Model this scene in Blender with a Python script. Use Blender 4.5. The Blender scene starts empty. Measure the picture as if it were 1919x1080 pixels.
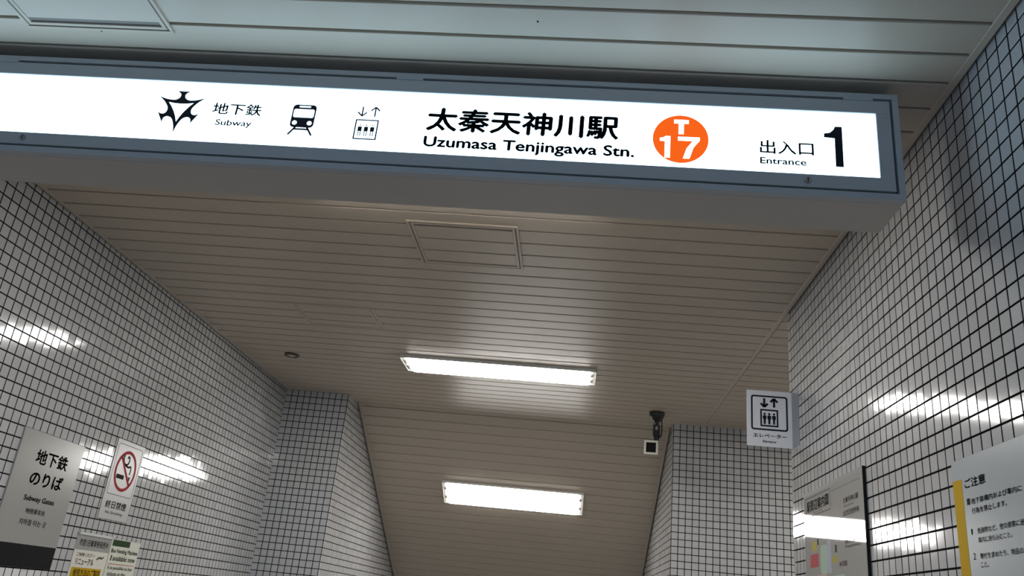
import bpy, bmesh, math, random
import numpy as np
from mathutils import Matrix, Vector

random.seed(7); RNG = np.random.RandomState(11)
SC = bpy.context.scene
COL = SC.collection
H = 1.5                                   # eye height: every z below is measured from the eye, then lifted by H

# ------------------------------------------------------------------ camera, world, exposure
YAW, PITCH, ROLL, FPX = -0.0974, 0.3727, 0.1035, 1533.14
_cy, _sy, _cp, _sp = math.cos(YAW), math.sin(YAW), math.cos(PITCH), math.sin(PITCH)
FWD = Vector((_sy*_cp, _cy*_cp, _sp)); _r = Vector((_cy, -_sy, 0)); _u = _r.cross(FWD)
RIGHT = math.cos(ROLL)*_r + math.sin(ROLL)*_u
UP = -math.sin(ROLL)*_r + math.cos(ROLL)*_u
cd = bpy.data.cameras.new('camera'); cam = bpy.data.objects.new('camera', cd); COL.objects.link(cam)
cd.sensor_width = 36; cd.lens = FPX*36/1919; cd.clip_start = 0.02
mw = Matrix.Identity(4)
for i, v in enumerate((RIGHT, UP, -FWD)):
    for k in range(3): mw[k][i] = v[k]
mw[2][3] = H
cam.matrix_world = mw
SC.camera = cam

def project(p):                           # p relative to the eye -> photo pixels (used only to rank tiles by size)
    d = p @ np.array(FWD)
    return np.stack([959.5+FPX*(p @ np.array(RIGHT))/d, 540-FPX*(p @ np.array(UP))/d], -1), d

world = bpy.data.worlds.new('World'); SC.world = world; world.use_nodes = True
bg = world.node_tree.nodes['Background']
bg.inputs[0].default_value = (0.44, 0.64, 0.95, 1); bg.inputs[1].default_value = 0.9
SC.view_settings.view_transform = 'Standard'; SC.view_settings.look = 'None'
SC.view_settings.exposure = 0.0; SC.view_settings.gamma = 1.0; SC.view_settings.use_curve_mapping = False

LAMP_STRENGTH = 26.0
SIGN_STRENGTH = 4.3
SIGN_TINT = (0.54, 0.80, 1.0)

# ------------------------------------------------------------------ materials
MATS = {}
def mat(name, color, rough=0.5, spec=0.5, metal=0.0, bump=0.0, bscale=30.0, var=0.0, vscale=8.0, coat=0.0, objvar=0.0):
    if name in MATS: return MATS[name]
    m = bpy.data.materials.new(name); m.use_nodes = True; nt = m.node_tree
    b = nt.nodes['Principled BSDF']
    b.inputs['Base Color'].default_value = (*color, 1); b.inputs['Roughness'].default_value = rough
    b.inputs['Specular IOR Level'].default_value = spec; b.inputs['Metallic'].default_value = metal
    b.inputs['Coat Weight'].default_value = coat; b.inputs['Coat Roughness'].default_value = 0.05
    geo = nt.nodes.new('ShaderNodeNewGeometry')
    if var:
        n = nt.nodes.new('ShaderNodeTexNoise'); n.inputs['Scale'].default_value = vscale; n.inputs['Detail'].default_value = 5
        nt.links.new(geo.outputs['Position'], n.inputs['Vector'])
        r = nt.nodes.new('ShaderNodeMapRange'); r.inputs['To Min'].default_value = 1-var; r.inputs['To Max'].default_value = 1+var
        nt.links.new(n.outputs['Fac'], r.inputs['Value'])
        mx = nt.nodes.new('ShaderNodeVectorMath'); mx.operation = 'SCALE'; mx.inputs[0].default_value = color
        nt.links.new(r.outputs[0], mx.inputs['Scale']); nt.links.new(mx.outputs[0], b.inputs['Base Color'])
    if objvar:
        rnd = geo.outputs['Random Per Island']
        r = nt.nodes.new('ShaderNodeMapRange'); r.inputs['To Min'].default_value = 1-objvar; r.inputs['To Max'].default_value = 1+objvar
        nt.links.new(rnd, r.inputs['Value'])
        mx = nt.nodes.new('ShaderNodeVectorMath'); mx.operation = 'SCALE'; mx.inputs[0].default_value = color
        nt.links.new(r.outputs[0], mx.inputs['Scale']); nt.links.new(mx.outputs[0], b.inputs['Base Color'])
    if bump:
        n2 = nt.nodes.new('ShaderNodeTexNoise'); n2.inputs['Scale'].default_value = bscale; n2.inputs['Detail'].default_value = 2
        nt.links.new(geo.outputs['Position'], n2.inputs['Vector'])
        bp = nt.nodes.new('ShaderNodeBump'); bp.inputs['Strength'].default_value = bump; bp.inputs['Distance'].default_value = 0.002
        nt.links.new(n2.outputs['Fac'], bp.inputs['Height']); nt.links.new(bp.outputs[0], b.inputs['Normal'])
    MATS[name] = m; return m
def emis(name, color, s):
    m = bpy.data.materials.new(name); m.use_nodes = True; nt = m.node_tree
    for n in list(nt.nodes):
        if n.type != 'OUTPUT_MATERIAL': nt.nodes.remove(n)
    e = nt.nodes.new('ShaderNodeEmission'); e.inputs[0].default_value = (*color, 1); e.inputs[1].default_value = s
    nt.links.new(e.outputs[0], [n for n in nt.nodes if n.type == 'OUTPUT_MATERIAL'][0].inputs[0])
    MATS[name] = m; return m

M_TILE = mat('glazed_tile', (0.455, 0.458, 0.462), 0.085, 0.75, bump=0.025, bscale=40, objvar=0.07)
M_TEDGE = mat('tile_arris', (0.36, 0.36, 0.35), 0.15, 0.5, var=0.05)
M_BISQUE = mat('unglazed_tile_side', (0.03, 0.029, 0.028), 0.9, 0.1, var=0.2, vscale=50)
M_GROUT = mat('grout', (0.010, 0.010, 0.010), 0.85, 0.2, var=0.3, vscale=60)
M_CEIL = mat('ceiling_paint', (0.52, 0.45, 0.365), 0.36, 0.20, var=0.03, vscale=3, bump=0.03, bscale=12)
M_GROOVE = mat('groove_shade_backing', (0.22, 0.20, 0.18), 0.7, 0.3, var=0.05)  # darker than the plank paint: shade of the grooves put into the colour
M_FLOOR = mat('floor_stone', (0.24, 0.235, 0.225), 0.4, 0.4, var=0.15, vscale=14)
M_PLAIN = mat('plain_wall', (0.5, 0.49, 0.47), 0.6, 0.3, var=0.05)
M_FRAME = mat('sign_frame_paint', (0.44, 0.455, 0.46), 0.5, 0.4, var=0.03, vscale=20)
M_UNDER = mat('sign_case_paint', (0.50, 0.46, 0.41), 0.55, 0.4, var=0.03, vscale=20)
M_NECK = mat('mount_gap_shade', (0.13, 0.14, 0.15), 0.5, 0.4, var=0.04)  # darker than the frame: shade above the sign put into the colour
M_SLOT = mat('black_gap', (0.012, 0.013, 0.015), 0.8, 0.2, var=0.1)
M_STEEL = mat('steel', (0.55, 0.56, 0.58), 0.25, 0.5, metal=1.0, var=0.05)
M_PRINT = mat('navy_black_print', (0.006, 0.009, 0.018), 0.5, 0.3, var=0.05)
M_PRINTG = mat('grey_print', (0.05, 0.055, 0.06), 0.5, 0.3, var=0.05)
M_WHITE = mat('white_board', (0.29, 0.29, 0.275), 0.22, 0.5, var=0.02, vscale=6)
M_WHITE3 = mat('dull_white_plate', (0.40, 0.40, 0.395), 0.3, 0.4, var=0.02, vscale=6)
M_WHITE2 = mat('white_plate', (0.80, 0.81, 0.83), 0.3, 0.5, var=0.02, vscale=6)
M_GLOSS = mat('glossy_board', (0.33, 0.33, 0.32), 0.03, 0.9, var=0.02, vscale=6)
M_CAUT = mat('notice_board_blue_white', (0.27, 0.305, 0.32), 0.3, 0.4, var=0.02, vscale=6)
M_INK = mat('black_print', (0.008, 0.008, 0.009), 0.6, 0.06, var=0.05)
M_INKG = mat('soft_grey_print', (0.05, 0.05, 0.05), 0.6, 0.1, var=0.05)
M_RED = mat('red_print', (0.32, 0.03, 0.04), 0.5, 0.03, var=0.05)
M_REDTXT = mat('brick_red_print', (0.40, 0.08, 0.07), 0.5, 0.3, var=0.05)
M_YEL = mat('yellow_print', (0.46, 0.29, 0.004), 0.5, 0.03, var=0.03)
M_LGREEN = mat('pale_green_print', (0.27, 0.36, 0.28), 0.5, 0.03, var=0.05)
M_LBLUE = mat('pale_blue_print', (0.28, 0.30, 0.38), 0.5, 0.03, var=0.05)
M_PINK = mat('pale_pink_print', (0.36, 0.27, 0.25), 0.5, 0.03, var=0.05)
M_DGREEN = mat('dark_green_print', (0.02, 0.045, 0.016), 0.5, 0.05, var=0.4, vscale=120)
M_PAPERW = mat('cream_paper', (0.58, 0.56, 0.49), 0.4, 0.4, var=0.03)
M_PAPERG = mat('greenish_paper', (0.53, 0.55, 0.46), 0.4, 0.4, var=0.03)
M_ACRYL = mat('clear_holder_edge', (0.62, 0.64, 0.63), 0.08, 0.8, var=0.02)
M_BLACK = mat('black_plastic', (0.012, 0.012, 0.012), 0.35, 0.5, var=0.05)
M_RAIL = mat('board_rail_grey', (0.20, 0.20, 0.195), 0.5, 0.2, var=0.03)
M_BAND = mat('matt_black_band', (0.008, 0.008, 0.009), 0.7, 0.1, var=0.1)
M_FLANGE = mat('shaded_bracket', (0.27, 0.30, 0.34), 0.45, 0.3, var=0.03)  # same bent sheet as the lift plate; its shade is put into this colour
M_LAMPW = mat('lamp_enamel', (0.78, 0.76, 0.70), 0.35, 0.5, var=0.02)
M_DET = mat('detector_ring', (0.10, 0.09, 0.07), 0.5, 0.4, var=0.05)
M_CCTV = mat('camera_bezel', (0.55, 0.53, 0.46), 0.4, 0.4, var=0.03)
M_SIGNW = emis('backlit_white', SIGN_TINT, SIGN_STRENGTH)
M_SIGNO = emis('backlit_orange', (1.0, 0.135, 0.012), 0.95)
M_LAMP = emis('fluorescent_light', (1.0, 0.97, 0.93), LAMP_STRENGTH)

# ------------------------------------------------------------------ helpers
def up(p): return (p[0], p[1], p[2]+H)
def link(o, parent=None):
    COL.objects.link(o)
    if parent is not None: o.parent = parent
    return o
def mesh_obj(name, verts, faces, m, parent=None, smooth=False):
    me = bpy.data.meshes.new(name); me.from_pydata([tuple(v) for v in verts], [], [tuple(f) for f in faces]); me.update()
    if smooth:
        for p in me.polygons: p.use_smooth = True
    me.materials.append(m)
    return link(bpy.data.objects.new(name, me), parent)
def bm_obj(name, bm, m, parent=None, smooth=False):
    bmesh.ops.recalc_face_normals(bm, faces=bm.faces)
    me = bpy.data.meshes.new(name); bm.to_mesh(me); bm.free()
    if smooth:
        for p in me.polygons: p.use_smooth = True
    me.materials.append(m)
    return link(bpy.data.objects.new(name, me), parent)
def box(bm, a, b, bevel=0.0, seg=1):
    lo = [min(a[i], b[i]) for i in range(3)]; hi = [max(a[i], b[i]) for i in range(3)]
    r = bmesh.ops.create_cube(bm, size=1.0)
    vs = r['verts']
    for v in vs:
        v.co = Vector([lo[i] + (v.co[i]+0.5)*(hi[i]-lo[i]) for i in range(3)])
    if bevel:
        es = list({e for v in vs for e in v.link_edges})
        bmesh.ops.bevel(bm, geom=es, offset=bevel, segments=seg, affect='EDGES', profile=0.5)
    return bm
def boxes(name, lst, m, parent=None, bevel=0.0, seg=1):
    bm = bmesh.new()
    for a, b in lst: box(bm, a, b, bevel, seg)
    return bm_obj(name, bm, m, parent)
def cyl(bm, p0, p1, r0, r1=None, n=20, caps=True):
    p0, p1 = Vector(p0), Vector(p1); r1 = r0 if r1 is None else r1
    d = (p1-p0).normalized(); a = d.orthogonal().normalized(); b = d.cross(a)
    A = [bm.verts.new(p0+r0*(math.cos(2*math.pi*i/n)*a+math.sin(2*math.pi*i/n)*b)) for i in range(n)]
    B = [bm.verts.new(p1+r1*(math.cos(2*math.pi*i/n)*a+math.sin(2*math.pi*i/n)*b)) for i in range(n)]
    for i in range(n): bm.faces.new((A[i], A[(i+1) % n], B[(i+1) % n], B[i]))
    if caps: bm.faces.new(A[::-1]); bm.faces.new(B)
def lathe(name, prof, m, parent, c, n=28):       # prof: (radius, z) about a vertical axis at c
    bm = bmesh.new(); rings = []
    for r, z in prof:
        rings.append([bm.verts.new((c[0]+r*math.cos(2*math.pi*i/n), c[1]+r*math.sin(2*math.pi*i/n), c[2]+z)) for i in range(n)])
    for A, B in zip(rings, rings[1:]):
        for i in range(n): bm.faces.new((A[i], A[(i+1) % n], B[(i+1) % n], B[i]))
    bm.faces.new(rings[0]); bm.faces.new(rings[-1])
    return bm_obj(name, bm, m, parent, smooth=False)
def tag(o, label, cat=None, group=None, kind=None):
    if label: o['label'] = label
    if cat: o['category'] = cat
    if group: o['group'] = group
    if kind: o['kind'] = kind
    return o
def struct(o, label=None):
    o['kind'] = 'structure'
    if label: o['label'] = label
    return o
def thing(name, loc, rot=None, label=None, cat=None, group=None):
    e = bpy.data.objects.new(name, None); e.empty_display_size = 0.1
    M = Matrix.Translation(Vector(loc))
    if rot is not None: M = M @ rot.to_4x4()
    e.matrix_world = M
    COL.objects.link(e); tag(e, label, cat, group)
    return e
# wall frames: u to the reader's right, v up, w out of the wall
F_FRONT = Matrix(((1, 0, 0), (0, 0, -1), (0, 1, 0)))          # faces -Y
F_LEFT = Matrix(((0, 0, 1), (1, 0, 0), (0, 1, 0)))            # on the left wall, faces +X
F_RIGHT = Matrix(((0, 0, -1), (-1, 0, 0), (0, 1, 0)))         # on the right wall, faces -X

# ------------------------------------------------------------------ measured geometry (eye-relative)
ZC = 1.4327                       # ceiling
XL, XR = -2.2865, 0.9708          # side walls
YW = 3.778                        # where the right wall ends
YPL, YPR = 6.1485, 6.25           # front faces of the walls beside the stair
XPL, XPR = XL+0.5, 0.732          # stair opening
YB, SL = 6.42, 0.507              # ceiling bend, slope
PG, YG0 = 0.1209, 1.6762          # ceiling groove pitch and phase
YNEAR = -1.1
XLOB = 3.4                        # far wall of the side lobby
FL = -1.5
def zslope(y): return ZC - SL*(y-YB)

# ------------------------------------------------------------------ floor and stairs
fl = struct(boxes('floor', [((XL-.2, YNEAR-2, FL+H-.15), (XLOB+.2, 6.75, FL+H))], M_FLOOR), 'grey stone floor of the entrance passage')
st = []
for i in range(16):
    st.append(((XPL-.1, 6.75+.31*i, FL+H-.157*(i+1)-.3), (XPR+.1, 6.75+.31*(i+1), FL+H-.157*(i+1))))
struct(boxes('floor_stairs', st, M_FLOOR), 'stone stairs going down under the sloped ceiling')

# ------------------------------------------------------------------ tiled walls
JT = 0.0026
def tile_rings(hu, hv):
    return [(hu, hv, -0.004), (hu, hv, 0.0016), (hu-.0005, hv-.0005, 0.0021)]
def tile_geo(hu, hv):
    V, Fc = [], []
    for a, b, w in tile_rings(hu, hv):
        V += [(-a, -b, w), (a, -b, w), (a, b, w), (-a, b, w)]
    for k in range(2):
        for i in range(4):
            Fc.append((4*k+i, 4*k+(i+1) % 4, 4*k+4+(i+1) % 4, 4*k+4+i))
    Fc.append((8, 9, 10, 11))
    return np.array(V), Fc
V0, F0 = tile_geo(.025-JT, .025-JT)
TILE_ME = bpy.data.meshes.new('tile'); TILE_ME.from_pydata([tuple(v) for v in V0], [], F0); TILE_ME.materials.append(M_TILE); TILE_ME.materials.append(M_BISQUE); TILE_ME.materials.append(M_TEDGE)
for _i in range(8): TILE_ME.polygons[_i].material_index = 1 + (_i > 3)
def lines(lo, hi, phase, step=0.05):
    k0 = math.ceil((lo-phase)/step + 1e-6)
    out = [lo]; x = phase+k0*step
    while x < hi-1e-6: out.append(x); x += step
    out.append(hi); return out

def tiled(wall, faces, n_single=300, covers=()):
    """faces: list of (frame, origin w-plane point, u-lines, v-lines, keep(u,v)).  Largest tiles in view become objects of their own."""
    full, rest = [], []
    for fi, (R, o, us, vs, keep) in enumerate(faces):
        Rn = np.array(R); o = np.array(o)
        for u0, u1 in zip(us, us[1:]):
            for v0, v1 in zip(vs, vs[1:]):
                hu, hv = (u1-u0)/2-JT, (v1-v0)/2-JT
                if hu < .004 or hv < .004: continue
                uc, vc = (u0+u1)/2, (v0+v1)/2
                if keep is not None and not keep(uc, vc): continue
                c = o + Rn @ np.array((uc, vc, 0))
                tx, ty = RNG.normal(0, .0045, 2)
                isfull = abs(u1-u0-.05) < 1e-4 and abs(v1-v0-.05) < 1e-4
                area = 0
                if isfull:
                    q = np.array([o + Rn @ np.array((u, v, 0)) for u, v in ((u0, v0), (u1, v0), (u1, v1), (u0, v1))])
                    px, d = project(q)
                    if (d > .1).all() and (px[:, 0] > 0).all() and (px[:, 0] < 1919).all() and (px[:, 1] > 0).all() and (px[:, 1] < 1080).all():
                        x, y = px[:, 0], px[:, 1]
                        area = abs(np.dot(x, np.roll(y, 1))-np.dot(y, np.roll(x, 1)))/2
                        for (cf, a0, a1, b0, b1) in covers:
                            if cf == fi and a0 < uc < a1 and b0 < vc < b1: area = 0
                (full if area > 0 else rest).append((area, R, c, hu, hv, tx, ty))
    full.sort(key=lambda t: -t[0])
    rest += full[n_single:]
    for area, R, c, hu, hv, tx, ty in full[:n_single]:
        t = bpy.data.objects.new('tile', TILE_ME)
        M = Matrix.Translation(Vector(up(c))) @ (R @ Matrix.Rotation(tx, 3, 'X') @ Matrix.Rotation(ty, 3, 'Y')).to_4x4()
        t.matrix_world = M; COL.objects.link(t); t.parent = wall
    n = len(rest)
    VV = np.zeros((n, 12, 3)); base = np.array(F0); FF = np.zeros((n, len(F0), 4), int)
    for i, (area, R, c, hu, hv, tx, ty) in enumerate(rest):
        loc = np.array([p for a, b, w in tile_rings(hu, hv) for p in ((-a, -b, w), (a, -b, w), (a, b, w), (-a, b, w))])
        loc[:, 2] += loc[:, 1]*tx - loc[:, 0]*ty
        VV[i] = (np.array(R) @ loc.T).T + c + np.array((0, 0, H)); FF[i] = base + 12*i
    me = bpy.data.meshes.new('tile_field')
    me.vertices.add(n*12); me.vertices.foreach_set('co', VV.ravel())
    nf = n*len(F0); me.loops.add(nf*4); me.loops.foreach_set('vertex_index', FF.ravel())
    me.polygons.add(nf); me.polygons.foreach_set('loop_start', np.arange(nf)*4)
    mi = np.zeros((n, len(F0)), np.int32); mi[:, :4] = 1; mi[:, 4:8] = 2
    me.materials.append(M_TILE); me.materials.append(M_BISQUE); me.materials.append(M_TEDGE); me.polygons.foreach_set('material_index', mi.ravel())
    me.update(calc_edges=True); me.shade_flat()
    o = bpy.data.objects.new('tile_field', me); COL.objects.link(o); o.parent = wall; o['kind'] = 'stuff'
    o['label'] = 'smaller and farther square tiles of this wall'
    return wall

# --- left wall
GR = 0.0030                                   # grout plane sits just behind the tile faces
wl = struct(boxes('wall_left', [((XL-.15, YNEAR-.0, FL+H), (XL-GR, YPL+.3, ZC+H+.10))], M_GROUT), 'left wall of small grey glazed square tiles')
tiled(wl, [(F_LEFT, (XL, 0, 0), lines(YNEAR, YPL, 2.8546), lines(FL, ZC+.02, 1.4115), None)],
      covers=[(0, 3.24, 3.71, -.04, .52), (0, 3.96, 4.26, .21, .62), (0, 3.84, 4.46, -.25, .15), (0, -9, 2.80, 1.0, 2)])
# --- right wall
wr = struct(boxes('wall_right', [((XR+GR, YNEAR, FL+H), (XLOB+.15, YW-GR, ZC+H+.10))], M_GROUT), 'right wall of small grey glazed square tiles, ending at the lobby corner')
tiled(wr, [(F_RIGHT, (XR, 0, 0), [-y for y in lines(YNEAR, YW, 1.8282)][::-1], lines(FL, ZC+.02, .9527), None),
           (Matrix(((-1, 0, 0), (0, 0, 1), (0, 1, 0))), (0, YW, 0), [-x for x in lines(XR, XLOB, XR)][::-1], lines(FL, ZC+.02, .9527), None)],
      covers=[(0, -2.19, 9, -9, .46), (0, -3.58, -2.83, -9, .57)])
# --- walls beside the stair: front face plus the face turned to the stair
sl = struct(boxes('wall_stair_left', [((XL-.15, YPL+GR, FL+H-3.0), (XPL-GR, 11.6, ZC+H+.10))], M_GROUT), 'tiled wall to the left of the stairs')
tiled(sl, [(F_FRONT, (0, YPL, 0), lines(XL, XPL, XL), lines(FL, ZC+.004, ZC-.047), None),
           (F_LEFT, (XPL, 0, 0), lines(YPL, 9.8, YPL), lines(FL-.6, ZC+.004, ZC-.047), lambda u, v: v < zslope(u)+.06 and v > zslope(u)-2.6)])
sr = struct(boxes('wall_stair_right', [((XPR+GR, YPR+GR, FL+H-3.0), (XLOB+.15, 11.6, ZC+H+.10))], M_GROUT), 'tiled wall to the right of the stairs, behind the lift sign')
tiled(sr, [(F_FRONT, (0, YPR, 0), lines(XPR, XLOB, XPR), lines(FL, ZC+.004, ZC-.047), None),
           (F_RIGHT, (XPR, 0, 0), [-y for y in lines(YPR, 9.8, YPR)][::-1], lines(FL-.6, ZC+.004, ZC-.047), lambda u, v: v < zslope(-u)+.06 and v > zslope(-u)-2.6)],
      covers=[(0, 1.03, 9, -9, 9)])
struct(boxes('wall_lobby', [((XLOB, YW-.1, FL+H), (XLOB+.15, YPR+.1, ZC+H+.10))], M_PLAIN), 'plain far wall of the side lobby')
struct(boxes('wall_stair_back', [((XPL-.1, 11.5, FL+H-3.0), (XPR+.1, 11.65, ZC+H))], M_PLAIN), 'plain wall at the foot of the stairs')

# ------------------------------------------------------------------ ceiling of metal planks
PT = 0.011
def plank_mesh(x0, x1, w):
    # profile in (y, z): folded metal plank with rounded long edges, visible face at z = 0
    h = w/2
    pr = [(-h, PT), (-h, .0022), (-h+.0010, .0006), (-h+.0026, 0), (h-.0026, 0), (h-.0010, .0006), (h, .0022), (h, PT)]
    V = [(x0, y, z) for y, z in pr]+[(x1, y, z) for y, z in pr]; n = len(pr)
    Fc = [(i, i+1, n+i+1, n+i) for i in range(n-1)]+[tuple(range(n))[::-1], tuple(range(n, 2*n))]
    me = bpy.data.meshes.new('plank'); me.from_pydata(V, [], Fc); me.materials.append(M_CEIL)
    return me
XGL, XGR = -2.258, 0.938
ceil = struct(boxes('ceiling', [((XL-.15, YNEAR, ZC+H+PT-.001), (XLOB+.15, YB+.02, ZC+H+.10))], M_GROOVE), 'flat ceiling of pale metal planks')
GW = 0.0105
PW = PG-GW
pm_main = plank_mesh(XGL-.004, XGR+.004, PW); pm_lob = plank_mesh(XGR+.024, XLOB, PW)
k = math.ceil((YNEAR-YG0)/PG)
while True:
    y0 = YG0+k*PG+GW/2; yc = y0+PW/2
    if y0+PW > YB+.001: break
    o = bpy.data.objects.new('plank', pm_main); o.location = (0, yc, ZC+H); link(o, ceil)
    if yc > YW:
        o = bpy.data.objects.new('plank', pm_lob); o.location = (0, yc, ZC+H); link(o, ceil)
    k += 1
wlast = YB-y0
if wlast > .02:
    o = bpy.data.objects.new('plank', plank_mesh(XGL-.004, XGR+.004, wlast)); o.location = (0, y0+wlast/2, ZC+H); link(o, ceil)
    o = bpy.data.objects.new('plank', plank_mesh(XGR+.024, XLOB, wlast)); o.location = (0, y0+wlast/2, ZC+H); link(o, ceil)
def trim(n, a, b, label):
    return struct(boxes('trim_%d' % n, [(up(a), up(b))], M_CEIL, bevel=.0012), label)
trim(1, (XGL-.018, YNEAR, ZC-.002), (XGL, YPL, ZC+.01), 'edge strip of the ceiling along the left wall')
trim(2, (XGR, YNEAR, ZC-.002), (XGR+.021, YB, ZC+.01), 'edge strip of the ceiling along the right wall and on towards the stair')
# sloped ceiling over the stair
ANG = math.atan(SL); LSL = 5.6
RS = Matrix.Rotation(-ANG, 3, 'X')
sc = bpy.data.objects.new('ceiling_stair', None)
bm = bmesh.new(); box(bm, (XPL-.02, 0.0, PT-.001), (XPR+.02, LSL, .09))
me = bpy.data.meshes.new('ceiling_stair'); bm.to_mesh(me); bm.free(); me.materials.append(M_GROOVE)
sc = bpy.data.objects.new('ceiling_stair', me); COL.objects.link(sc)
sc.matrix_world = Matrix.Translation((0, YB, ZC+H)) @ RS.to_4x4()
struct(sc, 'sloped ceiling of pale metal planks over the stairs')
PS = 0.1193; pms = plank_mesh(XPL+.034, XPR-.030, PS-.008)
s0 = 0.035
o = bpy.data.objects.new('plank', plank_mesh(XPL+.034, XPR-.030, s0-.006)); o.location = (0, s0/2-.003, 0); link(o, sc)
for i in range(int((LSL-s0)/PS)):
    o = bpy.data.objects.new('plank', pms); o.location = (0, s0+PS*(i+.5), 0); link(o, sc)
for n, x0, x1 in ((3, XPL+.012, XPL+.034), (4, XPR-.030, XPR-.010)):
    t = boxes('trim_%d' % n, [((x0, 0, -.003), (x1, LSL, .01))], M_CEIL, bevel=.0012)
    t.matrix_world = sc.matrix_world.copy(); struct(t, 'edge strip of the sloped ceiling, %s side' % ('left' if n == 3 else 'right'))

# ------------------------------------------------------------------ printing helpers
TEXT_CACHE = {}
def text_mesh(body, bold, res=3):
    key = body
    if key in TEXT_CACHE: return TEXT_CACHE[key]
    c = bpy.data.curves.new('text', 'FONT'); c.body = body; c.size = 1; c.resolution_u = res; c.fill_mode = 'FRONT'
    o = bpy.data.objects.new('text', c); COL.objects.link(o)
    dg = bpy.context.evaluated_depsgraph_get(); dg.update()
    m = bpy.data.meshes.new_from_object(o.evaluated_get(dg))
    V = np.array([v.co[:] for v in m.vertices]); Fc = [tuple(p.vertices) for p in m.polygons]
    bpy.data.objects.remove(o); bpy.data.curves.remove(c); bpy.data.meshes.remove(m)
    TEXT_CACHE[key] = (V, Fc); return V, Fc
def lettering(parent, body, bx, m, w=.0006, bold=0.0, org=(0, 0), label=None, name='lettering', slant=0.0):
    """bx = (u0, v0, u1, v1) of the inked area"""
    V, Fc = text_mesh(body, bold); V = V.copy(); n0 = len(V)
    if bold > 0:
        sh = [(0, 0), (bold, 0), (-bold, 0), (0, bold), (0, -bold)]
        V = np.concatenate([V+np.array((a, b, 0)) for a, b in sh]); Fc = [tuple(i+k*n0 for i in f) for k in range(len(sh)) for f in Fc]
    lo, hi = V.min(0), V.max(0)
    u = (V[:, 0]-lo[0])/(hi[0]-lo[0]); v = (V[:, 1]-lo[1])/max(hi[1]-lo[1], 1e-6)
    P = np.stack([bx[0]-org[0]+u*(bx[2]-bx[0])+slant*v, bx[1]-org[1]+v*(bx[3]-bx[1]), np.full(len(u), w)], -1)
    o = mesh_obj(name, P, Fc, m, parent)
    if label: o['label'] = label
    return o
def poly(parent, name, pts, m, w, org=(0, 0), label=None):
    o = mesh_obj(name, [(p[0]-org[0], p[1]-org[1], w) for p in pts], [tuple(range(len(pts)))], m, parent)
    bm = bmesh.new(); bm.from_mesh(o.data); bmesh.ops.triangulate(bm, faces=bm.faces); bm.to_mesh(o.data); bm.free()
    if label: o['label'] = label
    return o
def polys(parent, name, lst, m, w, org=(0, 0), label=None):
    V, Fc = [], []
    for pts in lst:
        b = len(V); V += [(p[0]-org[0], p[1]-org[1], w) for p in pts]; Fc.append(tuple(range(b, b+len(pts))))
    o = mesh_obj(name, V, Fc, m, parent)
    bm = bmesh.new(); bm.from_mesh(o.data); bmesh.ops.recalc_face_normals(bm, faces=bm.faces)
    for f in bm.faces:
        if f.normal.z < 0: f.normal_flip()
    bmesh.ops.triangulate(bm, faces=bm.faces); bm.to_mesh(o.data); bm.free()
    if label: o['label'] = label
    return o
def rrect(u0, v0, u1, v1, r, n=5):
    out = []
    for cx, cy, a0 in ((u1-r, v0+r, -90), (u1-r, v1-r, 0), (u0+r, v1-r, 90), (u0+r, v0+r, 180)):
        for i in range(n+1):
            a = math.radians(a0+90*i/n); out.append((cx+r*math.cos(a), cy+r*math.sin(a)))
    return out
def ell(cx, cy, rx, ry=None, n=40, a0=0, a1=360):
    ry = rx if ry is None else ry
    return [(cx+rx*math.cos(math.radians(a0+(a1-a0)*i/n)), cy+ry*math.sin(math.radians(a0+(a1-a0)*i/n))) for i in range(n)]
def ring_quads(A, B):
    n = len(A); return [[A[i], A[(i+1) % n], B[(i+1) % n], B[i]] for i in range(n)]
def rect(u0, v0, u1, v1): return [(u0, v0), (u1, v0), (u1, v1), (u0, v1)]
def slab(parent, name, u0, v0, u1, v1, t, m, org=(0, 0), bevel=.001, w0=0.0):
    return boxes(name, [((u0-org[0], v0-org[1], w0), (u1-org[0], v1-org[1], w0+t))], m, parent, bevel=bevel)
def stroke(p, q, h):
    d = Vector((q[0]-p[0], q[1]-p[1])); nrm = Vector((-d.y, d.x)).normalized()*h
    return [(p[0]-nrm.x, p[1]-nrm.y), (q[0]-nrm.x, q[1]-nrm.y), (q[0]+nrm.x, q[1]+nrm.y), (p[0]+nrm.x, p[1]+nrm.y)]
def arrow(cx, v0, v1, hw, h, upw):
    tip = v1 if upw else v0; s = -1 if upw else 1
    return [stroke((cx, v0), (cx, v1), h), stroke((cx, tip), (cx-hw, tip+s*hw), h), stroke((cx, tip), (cx+hw, tip+s*hw), h)]
def person_shape(cx, vb, vt, hw):
    hgt = vt-vb
    return [ell(cx, vt-.10*hgt, .10*hgt, n=12),
            [(cx-hw*.55, vb), (cx-hw*.05, vb), (cx, vb+.42*hgt), (cx+hw*.05, vb), (cx+hw*.55, vb), (cx+hw*.6, vb+.42*hgt), (cx+hw, vb+.5*hgt), (cx+hw, vb+.70*hgt),
             (cx+hw*.7, vb+.78*hgt), (cx-hw*.7, vb+.78*hgt), (cx-hw, vb+.70*hgt), (cx-hw, vb+.5*hgt), (cx-hw*.6, vb+.42*hgt)]]

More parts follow.
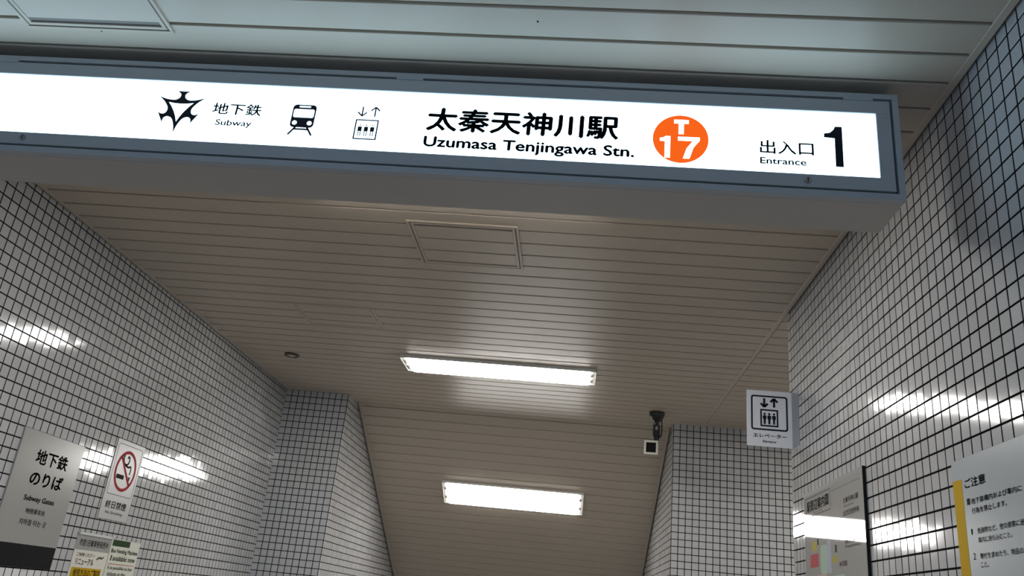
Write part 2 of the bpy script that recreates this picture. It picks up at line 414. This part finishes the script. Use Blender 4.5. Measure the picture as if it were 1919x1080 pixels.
# ------------------------------------------------------------------ the lit entrance sign
YS, YSB = 1.894, 2.086
SX0, SX1, SZ0, SZ1 = -2.105, 0.7897, 1.0535, 1.3725
PX0, PX1, PZ0, PZ1 = -2.050, 0.7300, 1.1165, 1.3110
GX0, GX1, GZ0, GZ1 = -2.086, 0.7706, 1.0752, 1.3535      # slot round the hinged door
O = (SX0, SZ0)
KS = 1.0214                        # sign distance and size, from the shadow it throws on the right wall
sg = thing('entrance_sign', up((SX0*KS, YS*KS, SZ0*KS)), F_FRONT,
           'long backlit white station sign with orange 17 disc hanging across the passage', 'sign')
D = YSB-YS
def L(u, v, w): return (u-O[0], v-O[1], w)
boxes('case', [(L(SX0, SZ0, -D), L(SX1, SZ1, -.022))], M_UNDER, sg, bevel=.003)
def frame4(x0, z0, x1, z1, X0, Z0, X1, Z1, w0, w1):      # inner and outer rectangles
    return [(L(X0, Z0, w0), L(X1, z0, w1)), (L(X0, z1, w0), L(X1, Z1, w1)), (L(X0, z0, w0), L(x0, z1, w1)), (L(x1, z0, w0), L(X1, z1, w1))]
s = .0033
boxes('outer_frame', frame4(GX0-s, GZ0-s, GX1+s, GZ1+s, SX0, SZ0, SX1, SZ1, -.0225, 0), M_FRAME, sg, bevel=.0008)
boxes('slot', frame4(GX0+s, GZ0+s, GX1-s, GZ1-s, GX0-s, GZ0-s, GX1+s, GZ1+s, -.0225, -.020), M_SLOT, sg)
boxes('door_frame', frame4(PX0, PZ0, PX1, PZ1, GX0+s, GZ0+s, GX1-s, GZ1-s, -.0225, -.001), M_FRAME, sg, bevel=.0008)
pan = boxes('light_panel', [(L(PX0, PZ0, -.0225), L(PX1, PZ1, -.006))], M_SIGNW, sg); pan['label'] = 'backlit white acrylic panel'
for x0, x1 in ((-1.78, -1.701), (-.571, -.494), (.648, .725)):
    bm = bmesh.new(); box(bm, L(x0, GZ1-.004, -.012), L(x1, GZ1+.003, .0015), bevel=.001)
    cyl(bm, L(x0+.004, GZ1-.0005, .0012), L(x1-.004, GZ1-.0005, .0012), .0028, n=10)
    bm_obj('hinge', bm, M_FRAME, sg)
for x, z in ((-1.604, 1.098), (.547, 1.097)):
    bm = bmesh.new(); cyl(bm, L(x, z, -.002), L(x, z, .004), .0095, .0085, n=20); o = bm_obj('lock', bm, M_STEEL, sg)
    bm = bmesh.new(); box(bm, L(x-.0012, z-.006, .0035), L(x+.0012, z+.006, .0045)); bm_obj('keyway', bm, M_BLACK, o)
W1, W2 = -.0052, -.0046
lettering(sg, '太秦天神川駅', (-.468, 1.1905, .058, 1.2665), M_PRINT, W1, .030, O, 'black station name in Japanese')
lettering(sg, 'Uzumasa Tenjingawa Stn.', (-.468, 1.1305, .102, 1.1745), M_PRINT, W1, .030, O, 'black station name in Roman letters')
lettering(sg, '地下鉄', (-1.081, 1.2095, -.938, 1.2475), M_PRINT, W1, .018, O, 'thin black Japanese word for subway')
lettering(sg, 'Subway', (-1.063, 1.1680, -.958, 1.1935), M_PRINTG, W1, .018, O, 'thin grey word Subway')
lettering(sg, '出入口', (.4285, 1.1735, .567, 1.2150), M_PRINT, W1, .015, O, 'thin black Japanese word for entrance')
lettering(sg, 'Entrance', (.4285, 1.1425, .5470, 1.1625), M_PRINTG, W1, .022, O, 'grey word Entrance')
poly(sg, 'number_one', [(.6240, 1.2665), (.6418, 1.2665), (.6412, 1.1443), (.6212, 1.1443), (.6216, 1.2300), (.5943, 1.2321), (.5950, 1.2440), (.6100, 1.2470), (.6190, 1.2560)], M_PRINT, W1, O, 'big black figure 1')
dk = poly(sg, 'disc', ell(.2220, 1.2045, .0735, n=56), M_SIGNO, W1, O, 'orange disc')
poly(sg, 'letter', [(.2035, 1.2640), (.2035, 1.2520), (.2160, 1.2520), (.2165, 1.2190), (.2295, 1.2190), (.2300, 1.2520), (.2425, 1.2520), (.2425, 1.2640)], M_SIGNW, W2, O, 'white letter T')
poly(sg, 'figure', [(.1675, 1.1955), (.1675, 1.2050), (.1755, 1.2062), (.1830, 1.2115), (.1950, 1.2115), (.1950, 1.1450), (.1808, 1.1450), (.1808, 1.1955)], M_SIGNW, W2, O, 'white figure 1')
poly(sg, 'figure', [(.2150, 1.1990), (.2150, 1.2112), (.2725, 1.2112), (.2725, 1.2020), (.2560, 1.1790), (.2460, 1.1450), (.2290, 1.1450), (.2380, 1.1760), (.2540, 1.1990)], M_SIGNW, W2, O, 'white figure 7')
# emblem: three spikes and three anvil-shaped arms, threefold symmetric
def cat(pts, n=5):
    out = []
    for i in range(len(pts)-1):
        p0 = pts[max(i-1, 0)]; p1 = pts[i]; p2 = pts[i+1]; p3 = pts[min(i+2, len(pts)-1)]
        for k in range(n):
            t = k/n
            out.append(tuple(.5*((2*p1[j])+(-p0[j]+p2[j])*t+(2*p0[j]-5*p1[j]+4*p2[j]-p3[j])*t*t+(-p0[j]+3*p1[j]-3*p2[j]+p3[j])*t**3) for j in range(2)))
    out.append(pts[-1]); return out
half = cat([(-.0695, .04012), (-.0450, .0318), (-.0230, .0295), (-.0120, .0340), (-.0066, .0420), (-.0090, .0515), (-.0200, .0590)])
arm = half+[(-x, y) for x, y in half[::-1]]+[(.0365, .02107)]+[(.020, .0182), (0, .0170), (-.020, .0182)]+[(-.0365, .02107)]
arms = []
for kk in range(3):
    a = math.radians(120*kk); arms.append([(-1.177+1.0*(x*math.cos(a)-y*math.sin(a)), 1.2205+x*math.sin(a)+y*math.cos(a)) for x, y in arm])
polys(sg, 'emblem', arms, M_PRINT, W1, O, 'black three-spiked emblem')
# train pictogram
tc = -.8165
polys(sg, 'train_pictogram', [rrect(tc-.0330, 1.1800, tc+.0345, 1.2540, .011), stroke((tc-.015, 1.182), (tc-.033, 1.1555), .0028), stroke((tc+.017, 1.182), (tc+.034, 1.1555), .0028),
      stroke((tc-.022, 1.1745), (tc+.024, 1.1745), .0028)], M_PRINT, W1, O, 'black front view of a train')
polys(sg, 'train_window', [rrect(tc-.0155, 1.2448, tc+.0175, 1.2495, .0022), rrect(tc-.0285, 1.2120, tc+.0300, 1.2390, .005), ell(tc-.0205, 1.1945, .0068), ell(tc+.0220, 1.1945, .0068)], M_SIGNW, W2, O, 'white windows and headlamps')
# lift pictogram
pl = ring_quads(rect(-.6654, 1.1517, -.6000, 1.2160), rect(-.6614, 1.1557, -.6040, 1.2120))
pl += arrow(-.6505, 1.2265, 1.2575, .0125, .0021, False)+arrow(-.6145, 1.2260, 1.2575, .0125, .0021, True)
for cx in (-.6500, -.6325, -.6150): pl += [rrect(cx-.0058, 1.1780, cx+.0058, 1.1930, .002), ell(cx, 1.1975, .0022, n=10), stroke((cx-.003, 1.179), (cx-.003, 1.163), .0013), stroke((cx+.003, 1.179), (cx+.003, 1.163), .0013)]
polys(sg, 'lift_pictogram', pl, M_PRINT, W1, O, 'thin black lift symbol with three riders')
# mount between sign and ceiling
boxes('mount', [(up((SX0*KS+.02, YS*KS+.050, SZ1*KS-.004)), up((SX1*KS-.02, YSB*KS-.02, ZC-.0005)))], M_NECK, None, bevel=.001)
sg.scale = (KS, KS, KS); sg_m = sg.matrix_basis.copy()
mt = bpy.data.objects['mount']; mt.parent = sg; mt.matrix_parent_inverse = sg_m.inverted()
mt['label'] = 'mounting rail between sign and ceiling, coloured dark for the shade there'

# ------------------------------------------------------------------ ceiling lights
def ceiling_light(loc, tilt, label):
    t = thing('ceiling_light', loc, Matrix.Rotation(tilt, 3, 'X'), label, 'light', 'fluorescent ceiling lights')
    l, w = .625, .160
    boxes('housing', [((-l, -w, -.012), (l, w, 0))], M_LAMPW, t, bevel=.002)
    boxes('rim', [((-l, -w, -.020), (l, -w+.008, -.010)), ((-l, w-.008, -.020), (l, w, -.010)), ((-l, -w, -.020), (-l+.006, w, -.010)), ((l-.006, -w, -.020), (l, w, -.010))], M_LAMPW, t, bevel=.001)
    bm = bmesh.new(); box(bm, (-l+.042, -w+.010, -.026), (l-.042, w-.010, -.011))
    es = [e for e in bm.edges if abs(e.verts[0].co.z-e.verts[1].co.z) > .005]
    bmesh.ops.bevel(bm, geom=es, offset=.02, segments=4, affect='EDGES', profile=.5)
    d = bm_obj('lit_panel', bm, M_LAMP, t); d['label'] = 'glowing white lamp opening'
    for sx in (-1, 1):
        boxes('end_plate', [((sx*(l-.006), -w+.008, -.017), (sx*(l-.040), w-.008, -.011))], M_LAMPW, t, bevel=.001)
        for y in (-.075, .055):
            boxes('lamp_socket', [((sx*(l-.036), y-.010, -.030), (sx*(l-.020), y+.010, -.016))], M_DET, t, bevel=.002)
    return t
LCX = -.526
ceiling_light(up((LCX, 5.083, ZC+.0005)), 0, 'glowing fluorescent light on the flat ceiling, the upper of the two in view')
ls = 1.121
ceiling_light(up((LCX, YB+ls*math.cos(ANG), ZC-ls*math.sin(ANG))), -ANG, 'glowing fluorescent light on the sloped ceiling, the lower of the two in view')
ceiling_light(up((LCX, 2.63, ZC+.0005)), 0, 'fluorescent light on the flat ceiling hidden right behind the lit station sign')
ceiling_light(up((2.52, 5.083, ZC+.0005)), 0, 'fluorescent light in the side lobby, mirrored in a tile beside the lift sign')

ls2 = ls+2.456
ceiling_light(up((LCX, YB+ls2*math.cos(ANG), ZC-ls2*math.sin(ANG))), -ANG, 'fluorescent light farther down the sloped ceiling, below the two in view')

# ------------------------------------------------------------------ ceiling hatches
def hatch(x0, x1, y0, y1, label):
    t = thing('ceiling_hatch', up(((x0+x1)/2, (y0+y1)/2, ZC)), None, label, 'hatch', 'ceiling hatches')
    a, b = (x1-x0)/2, (y1-y0)/2; cy = (y0+y1)/2
    def ring(i, o_, z0, z1): return [((-a+o_, -b+o_, z0), (a-o_, -b+i, z1)), ((-a+o_, b-i, z0), (a-o_, b-o_, z1)), ((-a+o_, -b+i, z0), (-a+i, b-i, z1)), ((a-i, -b+i, z0), (a-o_, b-i, z1))]
    boxes('hatch_frame', ring(.010, 0, -.0060, .002), M_CEIL, t, bevel=.0008)
    boxes('hatch_gap', ring(.015, .010, -.0022, .002), M_GROOVE, t)
    boxes('door_frame', ring(.026, .015, -.0055, .002), M_CEIL, t, bevel=.0008)
    k = math.floor((y0+.026-YG0)/PG)
    while YG0+k*PG < y1-.026:
        p0 = max(YG0+k*PG+GW/2, y0+.026); p1 = min(YG0+(k+1)*PG-GW/2, y1-.026)
        if p1-p0 > .012:
            o = bpy.data.objects.new('plank', plank_mesh(-a+.027, a-.027, p1-p0)); o.location = (0, (p0+p1)/2-cy, -.0035); link(o, t)
        k += 1
    boxes('door_back', [((-a+.02, -b+.02, -.0006), (a-.02, b-.02, .0015))], M_GROOVE, t)
    return t
hatch(-.752, -.290, 2.965, 3.402, 'square inspection hatch in the ceiling just behind the sign')
hatch(-1.588, -1.142, 4.085, 4.440, 'faint square inspection hatch in the ceiling nearer the left wall')
hatch(-1.658, -1.214, 1.400, 1.835, 'square inspection hatch in the near ceiling above the sign at upper left')
for x, y in ((-1.44, 1.842), (-.174, 1.730)):
    bm = bmesh.new(); cyl(bm, up((x, y, ZC-.0012)), up((x, y, ZC+.003)), .0028, n=12); o = bm_obj('screw', bm, M_SLOT, ceil)

# ------------------------------------------------------------------ detector, security camera
dt = thing('smoke_detector', up((-1.918, 5.122, ZC)), None, 'small round dark-ringed fitting in the ceiling near the left wall', 'detector')
lathe('ring', [(.049, .001), (.049, -.010), (.044, -.014), (.034, -.014), (.030, -.006), (.030, .001)], M_DET, dt, (0, 0, 0))
lathe('sensor', [(.030, .001), (.024, -.012), (.012, -.017), (.003, -.018)], M_CEIL, dt, (0, 0, 0))

cc = thing('security_camera', up((.572, 5.930, ZC)), None, 'small security camera with square pale front on a black ceiling bracket', 'security camera')
lathe('ceiling_cup', [(.056, .001), (.056, -.012), (.050, -.034), (.038, -.056), (.024, -.066), (.019, -.070)], M_BLACK, cc, (0, 0, 0))
bm = bmesh.new(); cyl(bm, (0, 0, -.066), (0, 0, -.100), .016, n=16); bm_obj('stem', bm, M_BLACK, cc)
bm = bmesh.new(); cyl(bm, (-.022, 0, -.088), (.022, 0, -.088), .012, n=16); bm_obj('knuckle', bm, M_STEEL, cc)
boxes('yoke', [((-.024, -.020, -.175), (-.010, .020, -.092)), ((.010, -.020, -.175), (.024, .020, -.092)), ((-.024, -.022, -.178), (.024, .022, -.135))], M_BLACK, cc, bevel=.002)
bm = bmesh.new()
pts = [(.036, .01, -.055), (.040, .012, -.10), (.039, .014, -.15), (.030, .02, -.175), (.012, .03, -.185)]
for p, q in zip(pts, pts[1:]): cyl(bm, p, q, .005, n=8)
bm_obj('cable', bm, M_BLACK, cc)
# head turned down towards the passage: front face square-on to anyone at the entrance
hc = Vector((-.036, -.02, -.262)); hb = .049
aim = Vector((-.536-.036, -5.93, -1.17)).normalized()
hz = -aim; hx = Vector((0, 0, 1)).cross(hz).normalized(); hy = hz.cross(hx)         # hz points away from the viewer
def head(name, lst, m, bevel=0.0):
    o = boxes(name, lst, m, cc, bevel=bevel)
    R3 = Matrix((( -hx.x, hz.x, hy.x), (-hx.y, hz.y, hy.y), (-hx.z, hz.z, hy.z)))
    o.matrix_local = Matrix.Translation(hc) @ R3.to_4x4(); return o
head('camera_body', [((-hb+.006, -.080, -hb+.006), (hb-.006, .085, hb-.006))], M_CCTV, .004)
head('bezel', [((-hb, -.105, -hb), (hb, -.080, -hb+.015)), ((-hb, -.105, hb-.015), (hb, -.080, hb)), ((-hb, -.105, -hb+.015), (-hb+.015, -.080, hb-.015)), ((hb-.015, -.105, -hb+.015), (hb, -.080, hb-.015))], M_CCTV, .0015)
wd = head('window', [((-hb+.013, -.092, -hb+.013), (hb-.013, -.079, hb-.013))], M_BAND); wd['label'] = 'black camera window'
boxes('arm', [((-.018, -.012, -.222), (.018, .012, -.170))], M_BLACK, cc, bevel=.001)

# ------------------------------------------------------------------ lift sign on the right wall
YE = 3.744
ev = thing('lift_sign', up((.766, YE, .788)), F_FRONT, 'small white lift sign with arrows and riders projecting from the right wall', 'sign')
O = (.766, .788)
slab(ev, 'plate', .766, .788, .9690, 1.0464, .004, M_WHITE2, O)
fg = boxes('wall_flange', [((XR-.0035-O[0], 0, 0), (XR-.0026-O[0]+.002, 1.0464-O[1], .116))], M_FLANGE, ev, bevel=.0005); fg['label'] = 'bracket plate against the tiles, its shade put into a blue-grey colour'
w = .0046
polys(ev, 'symbol_border', ring_quads(rrect(.7850, .8620, .9490, 1.0235, .012), rrect(.7925, .8695, .9415, 1.0160, .007)), M_PRINT, w, O, 'black rounded square outline')
pl = arrow(.8445, .970, 1.0105, .0160, .0050, False)+arrow(.8885, .970, 1.0105, .0160, .0050, True)
pl += ring_quads(rect(.8260, .8795, .9062, .9595), rect(.8332, .8867, .8990, .9523))
for px in (.8455, .8660, .8870): pl += person_shape(px, .8900, .9430, .0085)
polys(ev, 'lift_symbol', pl, M_PRINT, w, O, 'black arrows and three riders in a lift')
lettering(ev, 'エレベーター', (.793, .8285, .942, .8470), M_PRINT, w, .030, O)
lettering(ev, 'Elevator', (.836, .8060, .897, .8175), M_INK, w, .02, O)

# ------------------------------------------------------------------ boards on the left wall
TP = .0025
gs = thing('direction_sign', up((XL+TP-.001, 3.248, -.035)), F_LEFT, 'white direction sign to the subway gates with black band below on the left wall', 'sign')
O = (3.248, -.035)
slab(gs, 'board', 3.248, .056, 3.702, .512, .008, M_WHITE, O)
bb = slab(gs, 'black_band', 3.248, -.035, 3.702, .0555, .007, M_BAND, O); bb['label'] = 'black lower band'
w = .0086
lettering(gs, '地下鉄', (3.371, .380, 3.606, .443), M_INK, w, .024, O, 'bold black Japanese word for subway')
lettering(gs, 'のりば', (3.371, .293, 3.608, .353), M_INK, w, .028, O, 'bold black Japanese word for gates')
lettering(gs, 'Subway Gates', (3.371, .2225, 3.588, .2520), M_INK, w, .030, O)
lettering(gs, '地铁乘车处', (3.408, .178, 3.545, .2010), M_INK, w, .012, O)
lettering(gs, '지하철 타는 곳', (3.386, .1320, 3.576, .1565), M_INK, w, .012, O)

ns = thing('no_smoking_sign', up((XL+TP-.001, 3.970, .220)), F_LEFT, 'white no-smoking sign with red ring and cigarette on the left wall', 'sign')
O = (3.970, .220)
slab(ns, 'plate', 3.970, .220, 4.248, .610, .005, M_WHITE3, O)
w = .0056
polys(ns, 'thin_border', ring_quads(rrect(3.986, .340, 4.232, .590, .014), rrect(3.9885, .3425, 4.2295, .5875, .012)), M_INKG, w, O)
c0 = (4.108, .4635)
pl = ring_quads(ell(*c0, .102, n=48), ell(*c0, .086, n=48))+[stroke((c0[0]-.064, c0[1]+.064), (c0[0]+.064, c0[1]-.064), .0075)]
polys(ns, 'cigarette', [rect(4.034, .4210, 4.108, .4420), rect(4.136, .4210, 4.146, .4420), rect(4.152, .4210, 4.166, .4420)], M_INK, w-.0003, O)
smoke = cat([(4.070, .548), (4.066, .520), (4.085, .497), (4.112, .498), (4.124, .520), (4.112, .538), (4.100, .528)], 6)
smoke2 = cat([(4.092, .494), (4.125, .486), (4.150, .492), (4.156, .470), (4.152, .452)], 6)
polys(ns, 'smoke_curl', [stroke(p, q, .0055) for p, q in zip(smoke, smoke[1:])]+[stroke(p, q, .0050) for p, q in zip(smoke2, smoke2[1:])], M_INK, w-.0003, O)
rr = polys(ns, 'prohibition_ring', pl, M_RED, w, O); rr['label'] = 'red ring and slash'
lettering(ns, '終日禁煙', (4.004, .2740, 4.205, .3110), M_INK, w, .014, O)
lettering(ns, 'No Smoking', (4.020, .2440, 4.184, .2620), M_INKG, w, .004, O)

n1 = thing('notice_sheet', up((XL+TP-.001, 3.852, -.250)), F_LEFT, 'cream notice with red letters and yellow band below the no-smoking sign', 'notice', 'notices on the left wall')
O = (3.852, -.250)
slab(n1, 'sheet', 3.852, -.250, 4.155, .142, .004, M_PAPERW, O)
hd = slab(n1, 'heading_strip', 3.853, .066, 4.154, .131, .0006, M_WHITE, O, 0, .0042)
slab(n1, 'holder_edge', 3.852, .132, 4.155, .144, .010, M_ACRYL, O)
for u in (3.857, 4.150):
    bm = bmesh.new(); cyl(bm, (u-O[0], .146-O[1], 0), (u-O[0], .146-O[1], .014), .006, n=14); bm_obj('stud', bm, M_ACRYL, n1)
w = .0052
lettering(n1, '市営1日乗車券発売中', (3.876, .0830, 4.132, .1150), M_INK, w, .016, O)
lettering(n1, 'ご利用ください', (3.879, .0370, 4.035, .0540), M_INKG, w, .004, O)
lettering(n1, 'リニュ一アル', (3.883, -.0010, 4.040, .0280), M_REDTXT, w, .010, O)
sw = cat([(4.060, .030), (4.085, .040), (4.105, .036), (4.120, .045)], 4)
polys(n1, 'swash', [stroke(p, q, .004) for p, q in zip(sw, sw[1:])], M_INKG, w, O)
slab(n1, 'yellow_band', 3.868, -.110, 4.128, -.013, .0006, M_YEL, O, 0, .0042)
lettering(n1, '使用方法のご案内', (3.888, -.052, 4.120, -.018), mat('brown_print', (.12, .06, .01), .5, .3, var=.05), w, .016, O)

n2 = thing('notice_sheet', up((XL+TP-.001, 4.160, -.250)), F_LEFT, 'greenish white notice with dark green block, right of the cream notice on the left wall', 'notice', 'notices on the left wall')
O = (4.160, -.250)
slab(n2, 'sheet', 4.160, -.250, 4.452, .136, .004, M_PAPERG, O)
slab(n2, 'green_block', 4.172, .104, 4.345, .134, .0006, M_DGREEN, O, 0, .0042)
lettering(n2, 'Bus Vending Machine', (4.176, .0660, 4.442, .0920), M_INKG, w, .010, O)
lettering(n2, '1', (4.186, .0340, 4.194, .0600), M_INKG, w, .006, O)
lettering(n2, 'available now', (4.206, .0340, 4.436, .0600), mat('teal_grey_print', (.12, .15, .16), .5, .3, var=.05), w, .006, O)
polys(n2, 'red_rule', [rect(4.175, .0170, 4.435, .0200)], M_REDTXT, w, O)
lettering(n2, 'It is possible to buy', (4.180, -.0120, 4.430, .0090), M_INKG, w, .004, O)
lettering(n2, 'tickets at the', (4.190, -.0380, 4.370, -.0180), M_INKG, w, .004, O)

# ------------------------------------------------------------------ boards on the right wall (u = -Y)
mb = thing('map_board', up((XR-TP+.001, 3.560, -.300)), F_RIGHT, 'glossy station area map board mirroring a lamp on the right wall', 'board')
O = (-3.560, -.300)
bdm = slab(mb, 'board', -3.560, -.300, -2.836, .560, .011, M_GLOSS, O, bevel=.0006)
boxes('edge_strip', [((-2.836-O[0], 0, 0), (-2.832-O[0], .560-O[1], .0115))], M_SLOT, mb)
boxes('top_rail', [((0, .5455-O[1], .011), (-2.836-O[0], .560-O[1], .0113))], M_RAIL, mb)
w = .0114
polys(mb, 'title_border', ring_quads(rect(-3.530, .4600, -3.198, .5370), rect(-3.527, .4630, -3.201, .5340)), M_INKG, w, O)
lettering(mb, '駅周辺案内図', (-3.512, .4790, -3.220, .5235), M_INK, w, .022, O)
lettering(mb, 'Area Map', (-3.420, .4650, -3.300, .4755), M_INKG, w, 0, O)
lettering(mb, '太秦天神川駅', (-3.050, .4610, -2.887, .4810), M_INK, w, .010, O)
lettering(mb, 'Station', (-3.045, .4475, -2.940, .4565), M_INKG, w, 0, O)
lettering(mb, '右京区役所前', (-3.055, .4180, -2.886, .4370), M_INK, w, .004, O)
lettering(mb, '周辺施設', (-3.052, .3240, -2.900, .3395), M_INK, w, .006, O)
lettering(mb, 'Facilities', (-3.046, .3100, -2.884, .3190), M_INKG, w, .002, O)
polys(mb, 'thin_rule', [rect(-3.190, .5230, -2.860, .5245)], M_INKG, w, O)
for q in (rect(-3.462, .3270, -3.395, .3600), rect(-3.196, .2680, -3.146, .2930)): polys(mb, 'yellow_patch', [q], mat('mustard_print', (.30, .25, .02), .5, .03, var=.1), w, O)
polys(mb, 'red_patch', [rect(-3.486, .2650, -3.376, .3150)], M_RED, w, O)
for q in (rect(-3.386, .3450, -3.366, .3680), rect(-3.166, .3030, -3.146, .3290)): polys(mb, 'dark_label', [q], M_INK, w, O)
for q in (rrect(-3.350, .2350, -3.260, .3400, .02), rrect(-3.230, .1500, -3.060, .2250, .02)): polys(mb, 'green_area', [q], M_LGREEN, w-.0001, O)
polys(mb, 'blue_area', [rrect(-3.262, .2350, -3.215, .3500, .012)], M_LBLUE, w-.0002, O)
polys(mb, 'pink_area', [rrect(-3.520, .1400, -3.270, .2350, .02)], M_PINK, w-.0001, O)
lettering(mb, 'JR花園', (-3.125, .2480, -3.040, .2700), M_REDTXT, w, .004, O)

cb = thing('rules_board', up((XR-TP+.001, 2.187, -.250)), F_RIGHT, 'pale blue-white rules board with a yellow stripe at its left on the right wall', 'board')
O = (-2.187, -.250)
slab(cb, 'board', -2.187, -.250, -1.500, .459, .007, M_CAUT, O)
yb = slab(cb, 'yellow_stripe', -2.1865, -.250, -2.1375, .409, .0006, M_YEL, O, 0, .0068); yb['label'] = 'yellow stripe'
w = .0078
lettering(cb, 'ご注意', (-2.122, .3830, -2.016, .4060), M_INK, w, .014, O)
polys(cb, 'square_bullet', [rect(-2.119, .3435, -2.104, .3585)], M_INK, w, O)
lettering(cb, '地下鉄構内および車内に', (-2.097, .3425, -1.862, .3565), M_INK, w, .012, O)
lettering(cb, '行為を禁止します。', (-2.099, .3200, -1.931, .3335), M_INK, w, .010, O)
lettering(cb, '1', (-2.112, .2730, -2.107, .2865), M_INKG, w, .004, O)
lettering(cb, '危険物など、他の旅客に迷', (-2.082, .2725, -1.868, .2860), M_INK, w, .008, O)
lettering(cb, '車内に持ち込むこと。', (-2.0815, .2515, -1.925, .2645), M_INK, w, .008, O)
lettering(cb, '2', (-2.114, .2155, -2.104, .2310), M_INKG, w, .004, O)
lettering(cb, '寄付を求めたり、物品の', (-2.081, .2150, -1.885, .2285), M_INK, w, .008, O)
lettering(cb, 'こと。', (-2.0815, .1960, -2.044, .2085), M_INK, w, .006, O)
